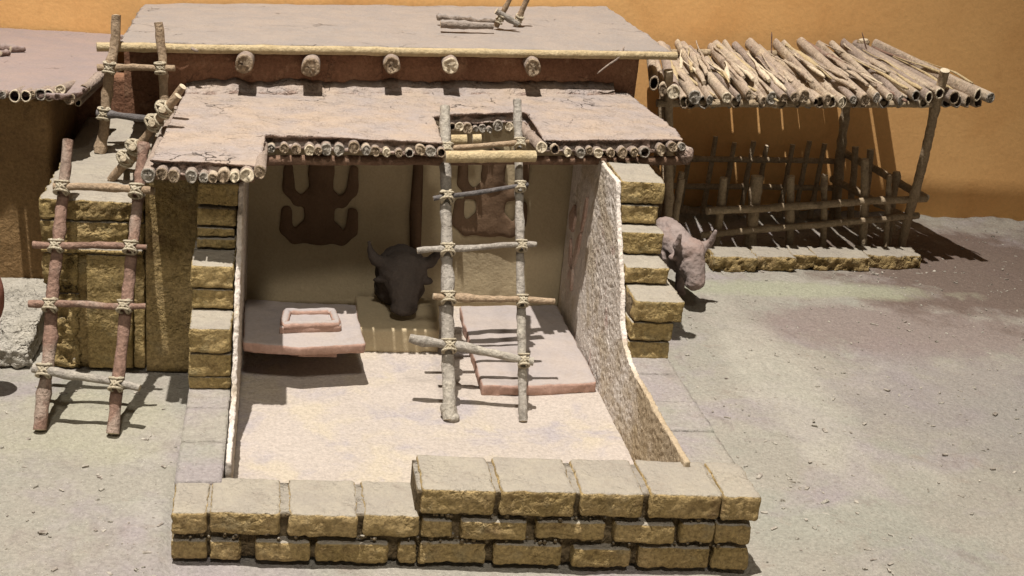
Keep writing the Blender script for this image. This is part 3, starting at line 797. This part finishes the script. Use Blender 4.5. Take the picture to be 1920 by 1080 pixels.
# ------------------------------------------------------------------ things in the room
def softslab(outline, z0, z1, name, mat, parent=None, vox=.035, amp=.02, sag=None):
    bm = prism(outline, lambda x, y: z1, lambda x, y: z0)
    def d(c, n): return n*(amp*noise.noise(c*1.6)+amp*.5*noise.noise(c*5)+(amp*1.2*noise.noise(c*3) if abs(n.z) < .5 else 0))
    return remesh(bm, vox, mat, name, parent, d, 3)
plat = thing('hearth_platform', 'pale clay platform with a terracotta rim jutting from the left wall', 'platform')
q = [P(456, 641, z=.85), P(560, 650, z=.85), P(684, 643, z=.85), P(674, 606, z=.85), P(668, 572, z=.85), P(460, 560, z=.85)]
q = [V3(max(p.x, -.5), p.y, 0) for p in q]
softslab(q, .66, .85, 'slab', m_slab, plat, amp=.022)
q2 = [V3(.35, 21.45, 0), V3(1.15, 21.45, 0), V3(1.15, 23.2, 0), V3(.2, 23.2, 0)]
softslab([V3(p.x, min(p.y+.75, 22.8), 0) for p in q2], 0, .7, 'support', m_slab, plat)
softslab([V3(.45, 21.1, 0), V3(1.15, 21.1, 0), V3(1.1, 21.7, 0), V3(.5, 21.7, 0)], .5, .68, 'ledge', m_slab, plat)
bas = thing('basin', 'square clay basin with a raised rim on the pale platform', 'basin')
zb = .83; o_ = [P(522, 628, z=zb), P(640, 624, z=zb), P(632, 588, z=zb+.1), P(530, 588, z=zb+.1)]
o_ = [V3(p.x, p.y, 0) for p in o_]
softslab(o_, zb, zb+.14, 'base', m_slab, bas, .03, .02)
cen = sum((V3(*p) for p in o_), V3(0, 0, 0))/4
rim = MB(); pts = []
ring = [cen+(p-cen)*.84 for p in o_]
for i in range(4):
    for k in range(8):
        p = ring[i].lerp(ring[(i+1) % 4], k/8); pts.append(V3(p.x, p.y, zb+.15+.015*noise.noise(p*4)))
tube(rim, pts, .075, 10, .25, closed=True); rim.build('rim', m_slab, bas)
bed = thing('sleeping_platform', 'long low terracotta bench slab along the right wall behind the ladder', 'bench')
q = [P(905, 722, z=.22), P(1010, 722, z=.22), P(1119, 716, z=.22), P(1044, 572, z=.22), P(950, 572, z=.22), P(862, 573, z=.22), P(882, 650, z=.22)]
softslab([V3(min(p.x, 5.8), p.y, 0) for p in q], .0, .23, 'slab', m_slab, bed, amp=.025)
pl = thing('plinth', 'low yellowish plaster plinth under the dark bull figure', 'plinth')
softslab([V3(1.55, 22.5, 0), V3(3.08, 22.55, 0), V3(3.25, 24.2, 0), V3(1.6, 24.2, 0)], 0, .48, 'block', m_ywall, pl, amp=.015)

def bull_figure(base, yaw, s, mat, name, label, headdown=0, hs=1.0, lf=1.0, hw=1.0):
    """four-legged clay bull, facing -y before yaw"""
    def T(x, y, z):
        c, n = math.cos(yaw), math.sin(yaw); x, y, z = x*s, (y if y < -.05 else -.05+(y+.05)*lf)*s, z*s
        return V3(base[0]+x*c-y*n, base[1]+x*n+y*c, base[2]+z)
    hd = -headdown
    parts = [('e', T(0, .55, .80), (.36*s, .72*s, .33*s), yaw), ('e', T(0, .05, .92), (.34*s, .42*s, .40*s), yaw), ('e', T(0, 1.15, .78), (.31*s, .36*s, .33*s), yaw),
             ('e', T(0, .1, 1.18), (.2*s, .4*s, .18*s), yaw),
             ('c', T(0, -.05, .98), T(0, -.55, 1.0+hd), .33*s, .24*s),
             ('c', T(0, -.55, 1.02+hd), T(0, -.82, .62+hd), .235*s*hs, .15*s*hs), ('e', T(0, -.84, .6+hd), (.155*s*hs, .14*s*hs, .12*s*hs), yaw),
             ('e', T(0, -.6, 1.08+hd), (.24*s*hs, .17*s*hs, .16*s*hs), yaw),
             ('c', T(0, -.25, .72), T(0, -.45, .6+hd*.5), .2*s, .1*s),
             ('c', T(.2, -.54, 1.0+hd), T(.34, -.5, .95+hd), .07*s, .05*s), ('c', T(-.2, -.54, 1.0+hd), T(-.34, -.5, .95+hd), .07*s, .05*s),
             ('e', T(.13, -.76, .86+hd), (.04*s, .04*s, .04*s)), ('e', T(-.13, -.76, .86+hd), (.04*s, .04*s, .04*s)),
             ('e', T(.06, -.95, .62+hd), (.04*s, .03*s, .03*s)), ('e', T(-.06, -.95, .62+hd), (.04*s, .03*s, .03*s))]
    for sx in (-1, 1):
        parts += [('c', T(sx*.2, -.1, .75), T(sx*.21, -.14, .38), .17*s, .1*s), ('c', T(sx*.21, -.14, .38), T(sx*.21, -.16, .06), .1*s, .085*s), ('e', T(sx*.21, -.2, .05), (.1*s, .13*s, .06*s), yaw),
                  ('c', T(sx*.2, 1.2, .75), T(sx*.22, 1.12, .45), .2*s, .13*s), ('c', T(sx*.22, 1.12, .45), T(sx*.22, 1.3, .33), .12*s, .095*s), ('c', T(sx*.22, 1.3, .33), T(sx*.22, 1.24, .06), .09*s, .08*s), ('e', T(sx*.22, 1.2, .05), (.1*s, .13*s, .06*s), yaw)]
        hp = [(.14, -.56, 1.14), (.33*hw, -.58, 1.12), (.47*hw, -.64, 1.22), (.49*hw, -.72, 1.46)]
        for (p, q_), (ra, rb) in zip(zip(hp[:-1], hp[1:]), ((.11, .095), (.095, .075), (.075, .04))):
            parts.append(('c', T(sx*p[0], p[1], p[2]+hd), T(sx*q_[0], q_[1], q_[2]+hd), ra*s, rb*s))
    parts.append(('c', T(0, 1.48, .9), T(.03, 1.55, .4), .05*s, .04*s))
    o = blobs(parts, .024, mat, name, None, lambda c, n: n*(.03*noise.noise(c*4)+.016*noise.noise(c*11)+.008*noise.noise(c*23)), 2)
    tag(o, label, 'figurine', 'clay bull figures'); return o
hb = V3(2.42, 23.45, 0)
hp_ = [('e', hb+V3(0, .35, 1.15), (.50, .5, .55)), ('e', hb+V3(0, .0, 1.33), (.47, .34, .34)), ('c', hb+V3(0, -.05, 1.25), hb+V3(.02, -.42, .82), .40, .25), ('e', hb+V3(.02, -.48, .74), (.27, .2, .17)),
       ('e', hb+V3(0, .5, .75), (.5, .5, .35)), ('c', hb+V3(.3, -.1, 1.2), hb+V3(.52, -.05, 1.12), .1, .06), ('c', hb+V3(-.3, -.1, 1.2), hb+V3(-.52, -.05, 1.12), .1, .06),
       ('e', hb+V3(.24, -.36, 1.13), (.06, .05, .05)), ('e', hb+V3(-.22, -.36, 1.13), (.06, .05, .05)), ('e', hb+V3(.12, -.64, .77), (.06, .04, .05)), ('e', hb+V3(-.08, -.64, .77), (.06, .04, .05))]
for sx in (-1, 1):
    q_ = [(.3, 0, 1.45), (.5, -.02, 1.5), (.62, -.05, 1.65), (.68, -.1, 1.9)]
    for (a, b), (ra, rb) in zip(zip(q_[:-1], q_[1:]), ((.14, .12), (.12, .09), (.09, .035))):
        hp_.append(('c', hb+V3(sx*a[0], a[1], a[2]), hb+V3(sx*b[0], b[1], b[2]), ra, rb))
tag(blobs(hp_, .028, m_bull, 'bull_figurine', None, lambda c, n: n*(.03*noise.noise(c*4)+.015*noise.noise(c*12)), 2), 'broad dark clay bull head with upturned horns on the plinth in the shaded room', 'figurine', 'clay bull figures')
bull_figure((8.5, 26.1, 0), .33, 1.22, m_ox, 'bull_figurine', 'mauve clay bull with lowered head outside the right wall beside the stick pen', .08, 1.25, .85, .75)

# ------------------------------------------------------------------ brick block, neighbour house, white block, figure at the edge
blk = thing('brick_block', 'square mudbrick block with a flat grey top, behind the reddish ladder', 'block')
mb = MB()
x0, x1, yb = -3.84, -2.17, 21.6
brick(mb, x0, x1+.0, yb-.04, yb+3.6, 2.72, 3.08, 1.5, .05)
brick(mb, x0+.02, x1-.25, yb-.03, yb+1.5, 2.24, 2.70, 1.6, .05)
brick(mb, x1-.24, x1, yb-.03, yb+1.5, 2.24, 2.70, 1.3, .05)
brick(mb, x0, x1, yb-.06, yb+1.0, 2.14, 2.23, .6, .05)
brick(mb, x0+.02, x0+.6, yb, yb+1.0, 1.4, 2.12, 2.2, .045)
brick(mb, x0+.04, x0+.6, yb+.02, yb+1.0, .0, 1.38, 2.2, .045)
brick(mb, x0+.72, x1-.2, yb-.02, yb+1.0, .02, 2.12, .7, .045)
brick(mb, x1-.19, x1, yb, yb+1.0, .02, 2.12, 1.0, .045)
body = mb.build('bricks', m_brick, blk)
mb = MB(); vs, fs = gridbox(lambda u, v, w: V3(x0+.06+(x1-x0-.1)*u, yb+.1+5.2*v, 0+2.98*w), 12, 20, 20); mb.add(vs, fs)
vs, fs = gridbox(lambda u, v, w: V3(x0+.02+(x1-x0)*u, yb+3.4+2.2*v, 2.6+.46*w+.02*noise.noise(V3(u*8, v*8, 0))), 30, 30, 4); mb.add(vs, fs); mb.build('core', m_brick_dim, blk)
nb = thing('mud_house', 'neighbouring brown mud house at the left edge with a rose coloured roof', 'house')
nr = [P(-500, 160, z=4.42), P(0, 166, z=4.4), P(100, 172, z=4.4), P(150, 172, z=4.4), P(198, 128, z=4.4), P(237, 46, z=4.4)]
q = [V3(-11, 23.3, 0)]+[V3(p.x, p.y, 0) for p in nr[1:]]+[V3(-3.38, 32.5, 0), V3(-11, 32.5, 0)]
# the roof rises a little to the wall as seen
z_back = P(0, 54, y=32.5).z
def nz_(x, y): return 4.4+(z_back-4.4)*max(0, min(1, (y-23.3)/9.2))
mb = MB(); vs, fs = gridbox(lambda u, v, w: V3(-11+6.95*u, 24.0+8.4*v+.03*noise.noise(V3(u*20, v*9, w*8)), w*(nz_(0, 24.0+8.4*v)-.18)), 90, 20, 50); mb.add(vs, fs); 
mb.build('wall', m_ochre, nb)
def fixn(px, py):
    z = 4.4
    for _ in range(10): p = P(px, py, z=z); z = nz_(p.x, p.y)
    return p
q = [V3(-11, 23.3, 0)]+[fixn(*t) for t in ((0, 168), (60, 172), (110, 176), (152, 172), (176, 152), (200, 126), (220, 80), (233, 45))]+[V3(-3.25, 32.5, 0), V3(-11, 32.5, 0)]
bm = prism(q, nz_, lambda x, y: nz_(x, y)-.13)
nroof = remesh(bm, .06, m_mud_rose, 'roof', nb, crumb(.07, .02), 2)
for (px, py, k) in ((4, 178, .8), (27, 180, 1.3), (48, 180, 1.2), (60, 176, .7), (76, 177, 1.2), (91, 178, 1.2), (112, 168, 1.1), (130, 184, 1.2), (146, 192, .8), (156, 166, .9)):
    e = P(px, py+1, y=fixn(px, 171 if px < 140 else 160).y-.12); cane((e.x, e.y, e.z), (e.x+.02, e.y+5, nz_(0, e.y+5)-.4), .09*k, nroof, m_cane, hollow=R_.random() < .5)
for (a, b) in (((162, 164), (199, 134)),):
    stick('edge_cane', P(*a, z=4.2), P(*b, z=4.25), .09, .08, m_cane, nroof, .01)
cl = thing('mud_lumps', 'small rolled mud lumps lying on the rose roof at the left edge', 'mud lumps')
for (a, b, r) in (((0, 94), (28, 95), .09), ((20, 98), (45, 97), .075), ((0, 106), (18, 104), .06)):
    p0, p1 = fixn(*a), fixn(*b); stick('lump', p0+V3(0, 0, .06), p1+V3(0, 0, .06), r, r*.8, m_mud_rose, cl, .02, .4)
# added wall standing in for the dark, shadowed gap between the two houses
aw = MB(); vs, fs = gridbox(lambda u, v, w: V3(-4.1+2.2*u, 27.4+.3*v, 0+3.9*w+.0*u), 20, 2, 30); aw.add(vs, fs)
vs, fs = gridbox(lambda u, v, w: V3(-3.1+1.1*u, 27.3+.3*v, 0+4.62*w+.0*u), 10, 2, 30); aw.add(vs, fs)
o = aw.build('alley_dark_filler', m_redwall, None); tag(o, 'added brown wall standing in for the dark gap between the two houses', 'wall')
wb = thing('plaster_block', 'low white plastered block on the ground at the left edge', 'block')
bm = bmesh.new()
zt = .62
q = [P(-60, 640, z=.4), P(30, 640, z=.4)]
pr = [(21.62, 0), (21.62, .3), (22.3, .62), (23.98, .74), (23.98, 0)]
a = [bm.verts.new((-7, y, z)) for y, z in pr]
bx = [-4.12, -4.12, -4.05, -4.0, -4.0]
b = [bm.verts.new((bx[i], y, z)) for i, (y, z) in enumerate(pr)]
fa = bm.faces.new(a); fb = bm.faces.new(b[::-1])
for i in range(5): bm.faces.new((a[(i+1) % 5], a[i], b[i], b[(i+1) % 5]))
bmesh.ops.triangulate(bm, faces=[fa, fb]); bmesh.ops.recalc_face_normals(bm, faces=bm.faces)
def wd(c, n):
    lowf = max(0, min(1, (22.6-c.y)/.8))
    return n*(.015*noise.noise(c*3)+(.01+.05*lowf)*noise.noise(c*9)+.03*lowf*noise.noise(c*18))
remesh(bm, .035, m_white, 'body', wb, wd, 1)
pc = P(4, 545, y=20.6)
fg = blobs([('e', V3(pc.x-.33, 20.6, pc.z-.1), (.36, .3, .62)), ('e', V3(pc.x-.45, 20.6, pc.z-.75), (.3, .3, .5)), ('c', V3(pc.x-.5, 20.6, pc.z-1.3), V3(pc.x-.6, 20.6, .05), .25, .3)], .04, m_stub, 'clay_figure', None, lambda c, n: n*.01*noise.noise(c*4))
tag(fg, 'smooth reddish clay shape cut off by the left picture edge', 'figurine')

# ------------------------------------------------------------------ the stick pen
pen = thing('animal_pen', 'open stick pen with a lean-to roof of reeds against the orange wall', 'pen')
def PY(px, py, y): return P(px, py, y=y)
yf = lambda px: 27.35+(px-1250)/(1865-1250)*.75
# roof plane: front edge (yf, z 4.05) to the wall
roofm = []
ends = [(1226, 160, .13, 1205, 100), (1243, 172, .12, 1222, 96), (1262, 172, .13, 1236, 92), (1303, 186, .13, 1248, 84), (1331, 188, .1, 1268, 82), (1363, 184, .125, 1290, 84), (1385, 186, .085, 1303, 88), (1404, 178, .12, 1318, 86), (1431, 194, .11, 1345, 84),
        (1447, 186, .12, 1352, 82), (1470, 184, .1, 1380, 84), (1491, 183, .12, 1398, 86), (1508, 182, .12, 1410, 84), (1530, 190, .08, 1432, 84), (1552, 185, .125, 1446, 82), (1578, 190, .12, 1472, 84),
        (1600, 186, .1, 1490, 84), (1622, 186, .12, 1510, 82), (1644, 184, .12, 1530, 82), (1668, 186, .1, 1550, 84), (1690, 188, .12, 1568, 82), (1718, 184, .14, 1592, 82), (1742, 182, .12, 1600, 84), (1762, 174, .14, 1612, 86),
        (1790, 182, .13, 1618, 88), (1834, 178, .135, 1628, 84), (1858, 186, .135, 1640, 92)]
proof = MB()
rt = bpy.data.objects.new('reed_roof', None); col.objects.link(rt); rt.parent = pen
for i, (px, py, r, bx_, by) in enumerate(ends):
    a = PY(px, py+R_.uniform(-4, 3), yf(px)+R_.uniform(-.15, .15)); b = PY(bx_+R_.uniform(-14, 14), by+R_.uniform(-3, 5), 32.3)
    cane(a, b, r*R_.uniform(.95, 1.35), rt, R_.choice([m_reed, m_reed, m_cane, m_reed2]), name='reed', hollow=R_.random() < .35, seg=14)
for (p, q, r, m) in (((1345, 85), (1450, 160), .06, m_bamboo), ((1475, 84), (1600, 178), .07, m_bamboo), ((1510, 84), (1575, 150), .05, m_bamboo), ((1506, 76), (1700, 190), .07, m_twig_red), ((1410, 88), (1480, 150), .05, m_twig_red), ((1330, 130), (1460, 190), .05, m_bamboo),
                     ((1250, 120), (1340, 180), .05, m_bamboo), ((1636, 88), (1850, 176), .05, m_twig_red), ((1285, 90), (1420, 180), .055, m_reed), ((1560, 130), (1580, 168), .05, m_reed), ((1380, 100), (1450, 170), .05, m_reed)):
    t0_ = (p[1]-80)/110; t1_ = (q[1]-80)/110
    a = PY(p[0], p[1], 32.2-(32.2-yf(p[0]+120))*max(0, t0_)-.1); b = PY(q[0], q[1], 32.2-(32.2-yf(q[0]))*min(1, t1_)-.12)
    # flattened split strips
    mb = MB(); tube(mb, stick_pts(a, b, .05, 16), [r*(.5+.5*math.sin(math.pi*min(1, (k+1)/12))) for k in range(16)], 8, .4); mb.build('split_strip', m, rt)
for k in range(46):
    u0 = R_.random(); u1 = u0+R_.uniform(-.05, .05); v0 = R_.uniform(0, .45); v1 = min(1, v0+R_.uniform(.35, .7))
    def rp(u, v, dz=.13):
        f_ = PY(1262+596*u, 182, yf(1262+596*u)); b_ = PY(1240+400*u, 84, 32.3); p = f_.lerp(b_, v); p.z += dz; return p
    a, b = rp(u0, v0), rp(u1, v1, .10)
    mb = MB(); r = R_.uniform(.03, .075); tube(mb, stick_pts(a, b, .07, 14), [r*(.35+.65*math.sin(math.pi*min(1, (q+1)/9))) for q in range(14)], 7, .5)
    mb.build('split_strip', R_.choice([m_bamboo, m_reed2, m_reed, m_reed2, m_straw]), rt)
# second, lower layer of reeds, added to block light coming through the gaps
for i in range(27):
    px = 1280+i*21.5; px += R_.uniform(-6, 6); a = PY(px, 178, yf(px)+R_.uniform(.2, .5)); t = i/26; b = PY(1246+395*t+R_.uniform(-8, 8), 96, 32.3)
    dz = V3(0, 0, -.17); cane(a+dz, b+dz, .155, rt, m_reed, name='reed', hollow=True, seg=10)
# crumbled bark patch
mb = MB()
for k in range(160):
    t = R_.random(); c = PY(1590+130*t+R_.uniform(-18, 18), 112+62*t+R_.uniform(-6, 6), 31.4-2.1*t-.15); d = V3(R_.uniform(-1, 1), R_.uniform(-1, 1), R_.uniform(-.2, .4)).normalized()*R_.uniform(.05, .12)
    tube(mb, [c-d, c, c+d], [.012, .025, .012], 5, .5)
mb.build('bark_shreds', m_twig_red, rt)
# straw fibre sticking up
for (x, y, x2, y2) in ((1447, 100, 1447, 60), (1452, 118, 1446, 92), (1625, 92, 1616, 60)):
    mb = MB(); tube(mb, stick_pts(PY(x, y, 31.2), PY(x2, y2, 31.2), .03, 8), [.018]*7+[.006], 5, .3)
    mb.build('fibre', m_twig_red, rt)
def pst(a, b, r, name='post', m=None, jag=.15): return stick(name, a, b, r, r*.95, m or m_pen, pen, .03, jag)
a = PY(1232, 193, 27.75); b = PY(1745, 195, 28.35); pst(a, b, .09, 'eave_rail')
a = PY(1232, 98, 31.9); b = PY(1620, 104, 32.0); pst(a, b, .09, 'eave_rail')
cor = P(1688, 468, z=0); pst(cor, PY(1772, 132, 28.2), .115, m=m_pen)
pst(P(1228, 300, z=0.0)*0+V3(9.3, 28.6, 0), PY(1253, 132, 27.6), .11)
pst(V3(14.95, 32.2, 0), PY(1588, 190, 31.4), .12); pst(V3(9.8, 32.1, 0), V3(9.6, 31.9, 4.2), .1)
pst(PY(1614, 110, 32.1), PY(1619, 74, 32.1), .13)
# front fence
yF = 28.95
for (x0, y0, x1, y1, r) in ((1342, 470, 1357, 333, .1), (1404, 470, 1419, 330, .15), (1480, 470, 1483, 330, .1), (1543, 470, 1546, 328, .085), (1617, 470, 1622, 298, .1), (1660, 470, 1668, 330, .07)):
    g0 = P(x0, y0, z=0.0); yy = yF+(x0-1340)/400*.5
    pst(V3(P(x0, y0, y=yy).x, yy, 0), PY(x1, y1, yy+.02), r, 'fence_stake')
for (x0, y0, x1, y1, r) in ((1325, 396, 1737, 372, .095), (1316, 441, 1722, 404, .085)):
    pst(PY(x0, y0, yF-.2), PY(x1, y1, yF+.35), r, 'fence_rail')
# side fence (running back) and rear fence, darker
for (x0, y0, ya, x1, y1, yb_) in ((1738, 372, 29.3, 1572, 280, 32.1), (1700, 410, 29.4, 1560, 335, 32.1)):
    pst(PY(x0, y0, ya), PY(x1, y1, yb_), .1, 'fence_rail')
for (px, yy, top) in ((1690, 30.0, 322), (1640, 30.9, 280), (1612, 31.4, 275), (1586, 31.9, 290)):
    c = PY(px, 400, yy); pst(V3(c.x-.2, yy, 0), PY(px-8, top, yy), .09, 'fence_stake')
for z_ in (.75, 1.5): pst(V3(9.7, 31.9, z_), V3(14.9, 32.1, z_+.1), .08, 'fence_rail')
for k in range(9):
    x = 10.1+k*.52+R_.uniform(-.1, .1); pst(V3(x, 32.0, 0), V3(x+.05, 32.0, 1.9+R_.uniform(-.15, .25)), .07, 'fence_stake')
# left side fence behind the bull
for k, (x, y) in enumerate(((9.45, 29.2), (9.5, 30.1), (9.6, 31.0))): pst(V3(x, y, 0), V3(x+.08, y, 1.9), .08, 'fence_stake')
pst(V3(9.4, 28.8, 1.2), V3(9.6, 31.9, 1.3), .08, 'fence_rail')
pst(PY(1262, 440, 28.3), PY(1278, 336, 28.3), .08, 'fence_stake')
kb = MB()
kx = [(1328, 1402), (1410, 1478), (1483, 1520), (1528, 1625), (1632, 1727)]
for (a, b) in kx:
    x0 = P(a, 500, y=27.9).x; x1 = P(b, 500, y=28.2).x; yy = 27.62+(x0-10)*.13
    brick(kb, x0, x1, yy+R_.uniform(-.05, .05), yy+.75, -.05, .33+R_.uniform(-.03, .03), 2.0, .05, r=.06)
ks = kb.build('brick_kerb', m_brick_dim); tag(ks, 'single row of rough mudbricks along the front of the stick pen', 'kerb')

# ------------------------------------------------------------------ light, world, render settings
w = bpy.data.worlds.new('World'); scene.world = w; w.use_nodes = True
w.node_tree.nodes['Background'].inputs[0].default_value = (1.0, .86, .70, 1); w.node_tree.nodes['Background'].inputs[1].default_value = .12
def spot(name, loc, tgt, power, size, blend, rad, colr):
    l = bpy.data.lights.new(name, 'SPOT'); l.energy = power; l.spot_size = math.radians(size); l.spot_blend = blend; l.shadow_soft_size = rad; l.color = colr
    o = bpy.data.objects.new(name, l); col.objects.link(o); o.location = loc
    o.rotation_euler = (V3(*tgt)-V3(*loc)).to_track_quat('-Z', 'Y').to_euler(); return o
spot('display_lamp', (-8, 11, 80), (3.0, 21.5, 0), 515000, 36, .9, .4, (1.0, .95, .905))
spot('front_fill', (0, -22, 52), (2.2, 17.5, 1.2), 75000, 17, 1.0, 3.0, (1.0, .93, .84))  # added soft fill that lifts the front brick faces
la = bpy.data.lights.new('faces_fill', 'AREA'); la.shape = 'RECTANGLE'; la.size = 26; la.size_y = 8; la.energy = 450; la.color = (1.0, .92, .80)
lo = bpy.data.objects.new('faces_fill', la); col.objects.link(lo); lo.location = (0, -20, 11); lo.rotation_euler = (V3(3, 22, 0)-lo.location).to_track_quat('-Z', 'Y').to_euler()  # added weak frontal fill for the upright faces
scene.view_settings.view_transform = 'Standard'; scene.view_settings.look = 'None'; scene.view_settings.exposure = 0; scene.view_settings.gamma = 1
scene.render.engine = 'CYCLES'; scene.cycles.use_denoising = True
scene.cycles.max_bounces = 6; scene.cycles.diffuse_bounces = 3
